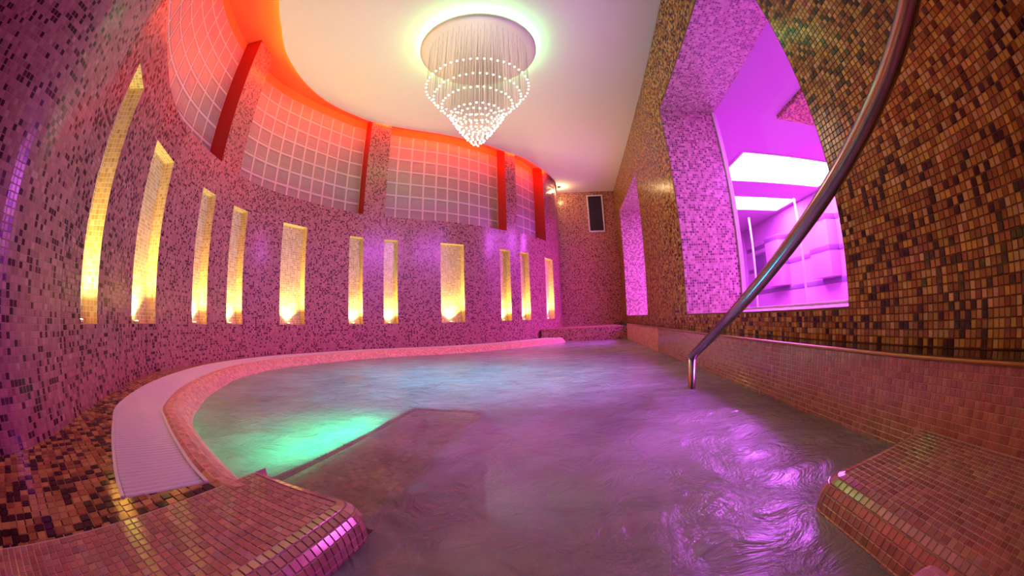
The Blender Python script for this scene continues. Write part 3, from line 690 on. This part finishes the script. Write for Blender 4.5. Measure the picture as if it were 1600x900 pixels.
# ---- niche uplights
nl = ['small uplight in the narrow niche at far left of the curved wall', 'small uplight in the wide niche second from left', 'small uplight in the first slim niche right of the leftmost wide niche',
      'small uplight in the second slim niche right of the leftmost wide niche', 'small uplight in the wide niche under the second glass block window', 'small uplight in the slim niche just right of the middle-left wide niche',
      'small uplight in the slim niche just left of the wide niche below the chandelier', 'small uplight in the wide niche below the chandelier', 'small uplight in the deeper-yellow slim niche right of the chandelier',
      'small uplight in the slim niche second from the right end', 'small uplight in the last niche beside the far corner']
for k, (a, b) in enumerate(NS):
    m = (a+b)/2; wide = (b-a) > .28; P = p3(WL.off(a+(b-a)*.45, -.055), NZ0)
    e = tag(empty('niche_uplight', P), nl[k], 'uplight', 'uplights in the wall niches')
    lathe('housing', [(0, 0), (.026, 0), (.028, .006), (.024, .016), (.020, .016)], M['housing'], e, 20)
    lathe('lens', [(.020, .015), (.012, .017), (0.0, .018)], M['lens'], e, 20)
    ld = bpy.data.lights.new('niche_light', 'SPOT'); ld.energy = P_NICHE*(1.5 if wide else 1.); ld.color = (1., .70, .20); ld.spot_size = math.radians(120); ld.spot_blend = .8; ld.shadow_soft_size = .012
    lo_ = bpy.data.objects.new('niche_light', ld); COL.objects.link(lo_); lo_.parent = e; lo_.location = (0, 0, .03); lo_.rotation_euler = (PI, 0, 0)

# ---- chandelier
CX, CY = -.755, 2.95
ch = tag(empty('chandelier', (CX, CY, CEIL)), 'round mirrored ceiling chandelier with tiers of glowing crystal beads', 'chandelier')
CZ = -.14
def dz(prof): return [(r, z) for r, z in prof]
lathe('ceiling_plate', [(0, CZ), (.55, CZ), (.59, CZ+.006), (.605, CZ+.02), (.605, CZ+.05), (.58, CZ+.06), (0, CZ+.06)], M['mirror'], ch, 72)
lathe('halo_ring', [(.50, CZ+.065), (.56, CZ+.065), (.56, CZ+.085), (.50, CZ+.085), (.50, CZ+.065)], M['halo'], ch, 72)
lathe('stem', [(.10, CZ+.06), (.10, 0)], M['mirror'], ch, 24)
bm = bmesh.new(); bmesh.ops.create_icosphere(bm, subdivisions=1, radius=.0095); bme = bpy.data.meshes.new('bead'); bm.to_mesh(bme); bm.free(); bme.materials.append(M['bead']); bmg = bme.copy(); bmg.materials[0] = M['beadg']
tiers = [(.50, 2.20, 52, 0), (.42, 2.08, 44, 1), (.335, 1.985, 36, 0), (.25, 1.86, 28, 0), (.225, 1.82, 26, 0), (.195, 1.77, 24, 0), (.165, 1.725, 20, 0), (.135, 1.68, 18, 0), (.10, 1.635, 14, 0), (.06, 1.59, 8, 0), (.03, 1.56, 4, 0)]
V, Fc = [], []
for ti, (r, z, n, g) in enumerate(tiers):
    for k in range(n):
        a = 2*PI*k/n + ti*.3; x, y, zz = r*math.cos(a), r*math.sin(a), z+EYE-CEIL+random.uniform(-.006, .006)
        o = bpy.data.objects.new('bead', bmg if (g and random.random() < .85) or random.random() < .06 else bme); COL.objects.link(o); o.parent = ch; o.location = (x, y, zz)
        v, f = tube_geo([(x, y, zz), (x, y, CZ)], .0011, 3, False); b_ = len(V); V += v; Fc += [tuple(b_+i for i in q_) for q_ in f]
tag(meshobj('strands', V, Fc, M['strand'], ch), kind='stuff')
ld = bpy.data.lights.new('chandelier_light', 'POINT'); ld.energy = P_CHAND; ld.color = (1., .88, .64); ld.shadow_soft_size = .25
lo_ = bpy.data.objects.new('chandelier_light', ld); COL.objects.link(lo_); lo_.parent = ch; lo_.location = (0, 0, 1.70+EYE-CEIL)

# ---- small spotlight at the top of the far pillar
e = tag(empty('corner_spotlight', (-.14, 7.75, CEIL-.06)), 'tiny warm spotlight under the ceiling at the far wall corner', 'spotlight')
lathe('housing', [(0, .06), (.03, .06), (.03, .0), (.024, 0), (.022, .01)], M['housing'], e, 20); lathe('lens', [(.022, .006), (0, .004)], M['warm'], e, 20)
ld = bpy.data.lights.new('corner_light', 'POINT'); ld.energy = 9; ld.color = (1., .66, .28); ld.shadow_soft_size = .02
lo_ = bpy.data.objects.new('corner_light', ld); COL.objects.link(lo_); lo_.parent = e; lo_.location = (0, 0, -.03)

# ---- underwater lamps
e = tag(empty('underwater_lamp', (-.787, 1.07, -.24)), 'long green underwater lamp on the side of the submerged low wall', 'pool lamp', 'underwater lamps')
rbox('bezel', -.02, .0, -.36, .36, -.035, .035, .006, M['steel'], e); rbox('lens', -.026, -.019, -.34, .34, -.022, .022, .003, M['green'], e)
ld = bpy.data.lights.new('pool_light', 'AREA'); ld.shape = 'RECTANGLE'; ld.size = .05; ld.size_y = .6; ld.energy = P_GREEN; ld.color = (0., 1., .45)
lo_ = bpy.data.objects.new('pool_light', ld); COL.objects.link(lo_); lo_.parent = e; lo_.location = (-.04, 0, 0); lo_.rotation_euler = (0, math.radians(145), 0)
e = tag(empty('underwater_lamp', (-.95, 2.7, -1.19)), 'blue-green underwater lamp in the middle of the pool floor', 'pool lamp', 'underwater lamps')
lathe('bezel', [(.07, .0), (.085, .0), (.085, .012), (.07, .016), (.07, .0)], M['steel'], e, 32); lathe('lens', [(.07, .008), (.04, .014), (0, .016)], M['teal'], e, 32)
ld = bpy.data.lights.new('pool_light', 'SPOT'); ld.spot_size = math.radians(125); ld.spot_blend = .6; ld.energy = P_TEAL*4; ld.color = (.05, .6, .85); ld.shadow_soft_size = .06
lo_ = bpy.data.objects.new('pool_light', ld); COL.objects.link(lo_); lo_.parent = e; lo_.location = (0, 0, .05); lo_.rotation_euler = (PI, 0, 0)

# ---- water, stirred by the jets
from mathutils import noise
inner = [GO.off(GO.L*i/120, GW+.07) for i in range(121)]
pl = [(-.70, .56), (-.70, .42)] + [(p.x, p.y) for p in inner] + [(-.5, 6.43), (XP, 6.43), (XP, .575), (.525, .575), (.525, .175), (-.395, .175), (-.395, .56)]
G = .022; x0, y0 = -2.9, .17; nx, ny = int((XP-x0)/G)+1, int((6.45-y0)/G)+1
def foam(x, y):
    f = .52
    n_ = noise.fractal(Vector((x*2.2, y*2.2, 3.1)), .6, 2.1, 4)
    f += .18*n_
    d = math.hypot((x-.1)/1.7, (y-4.9)/1.6); f += .75*max(0, 1-d)                    # foaming jet at the far end
    d = math.hypot((x-.46)/.42, (y-.95)/.75); f += .75*max(0, 1-d)                  # whitened by the handrail to paint in the purple window reflection
    d = math.hypot((x-.1)/.9, (y-2.6)/1.0); f += .3*max(0, 1-d)
    e = max(-.772-x, x+.42, y-1.65)                                                   # still, clear water over the low wall
    f -= .27*min(1, max(0, .5-e/.05))
    if x < .25: f -= .12*min(1, max(0, (1.15-y)/.4))*min(1, max(0, (.25-x)/.3))
    return min(.95, max(.06, f))
idx, V, Fc, FO = {}, [], [], []
def vert(i, j):
    if (i, j) not in idx:
        x, y = min(x0+i*G, XP-.001), y0+j*G
        h = .004*noise.noise(Vector((x*6, y*6, 0))) + .003*noise.noise(Vector((x*14, y*11, 5)))
        h += .02*max(0, 1-math.hypot((x-.2)/.9, (y-4.8)/1.0))*noise.noise(Vector((x*3, y*3, 9)))
        idx[(i, j)] = len(V); V.append((x, y, WATER+h)); FO.append(foam(x, y))
    return idx[(i, j)]
for i in range(nx):
    for j in range(ny):
        if inside(x0+(i+.5)*G, y0+(j+.5)*G, pl): Fc.append((vert(i, j), vert(i+1, j), vert(i+1, j+1), vert(i, j+1)))
wo = meshobj('pool_water', V, Fc, M['water'], smooth=True)
at = wo.data.attributes.new('foam', 'FLOAT', 'POINT'); at.data.foreach_set('value', FO)
tag(wo, 'milky bubbling pool water glowing green, blue and purple', 'water', kind='stuff')
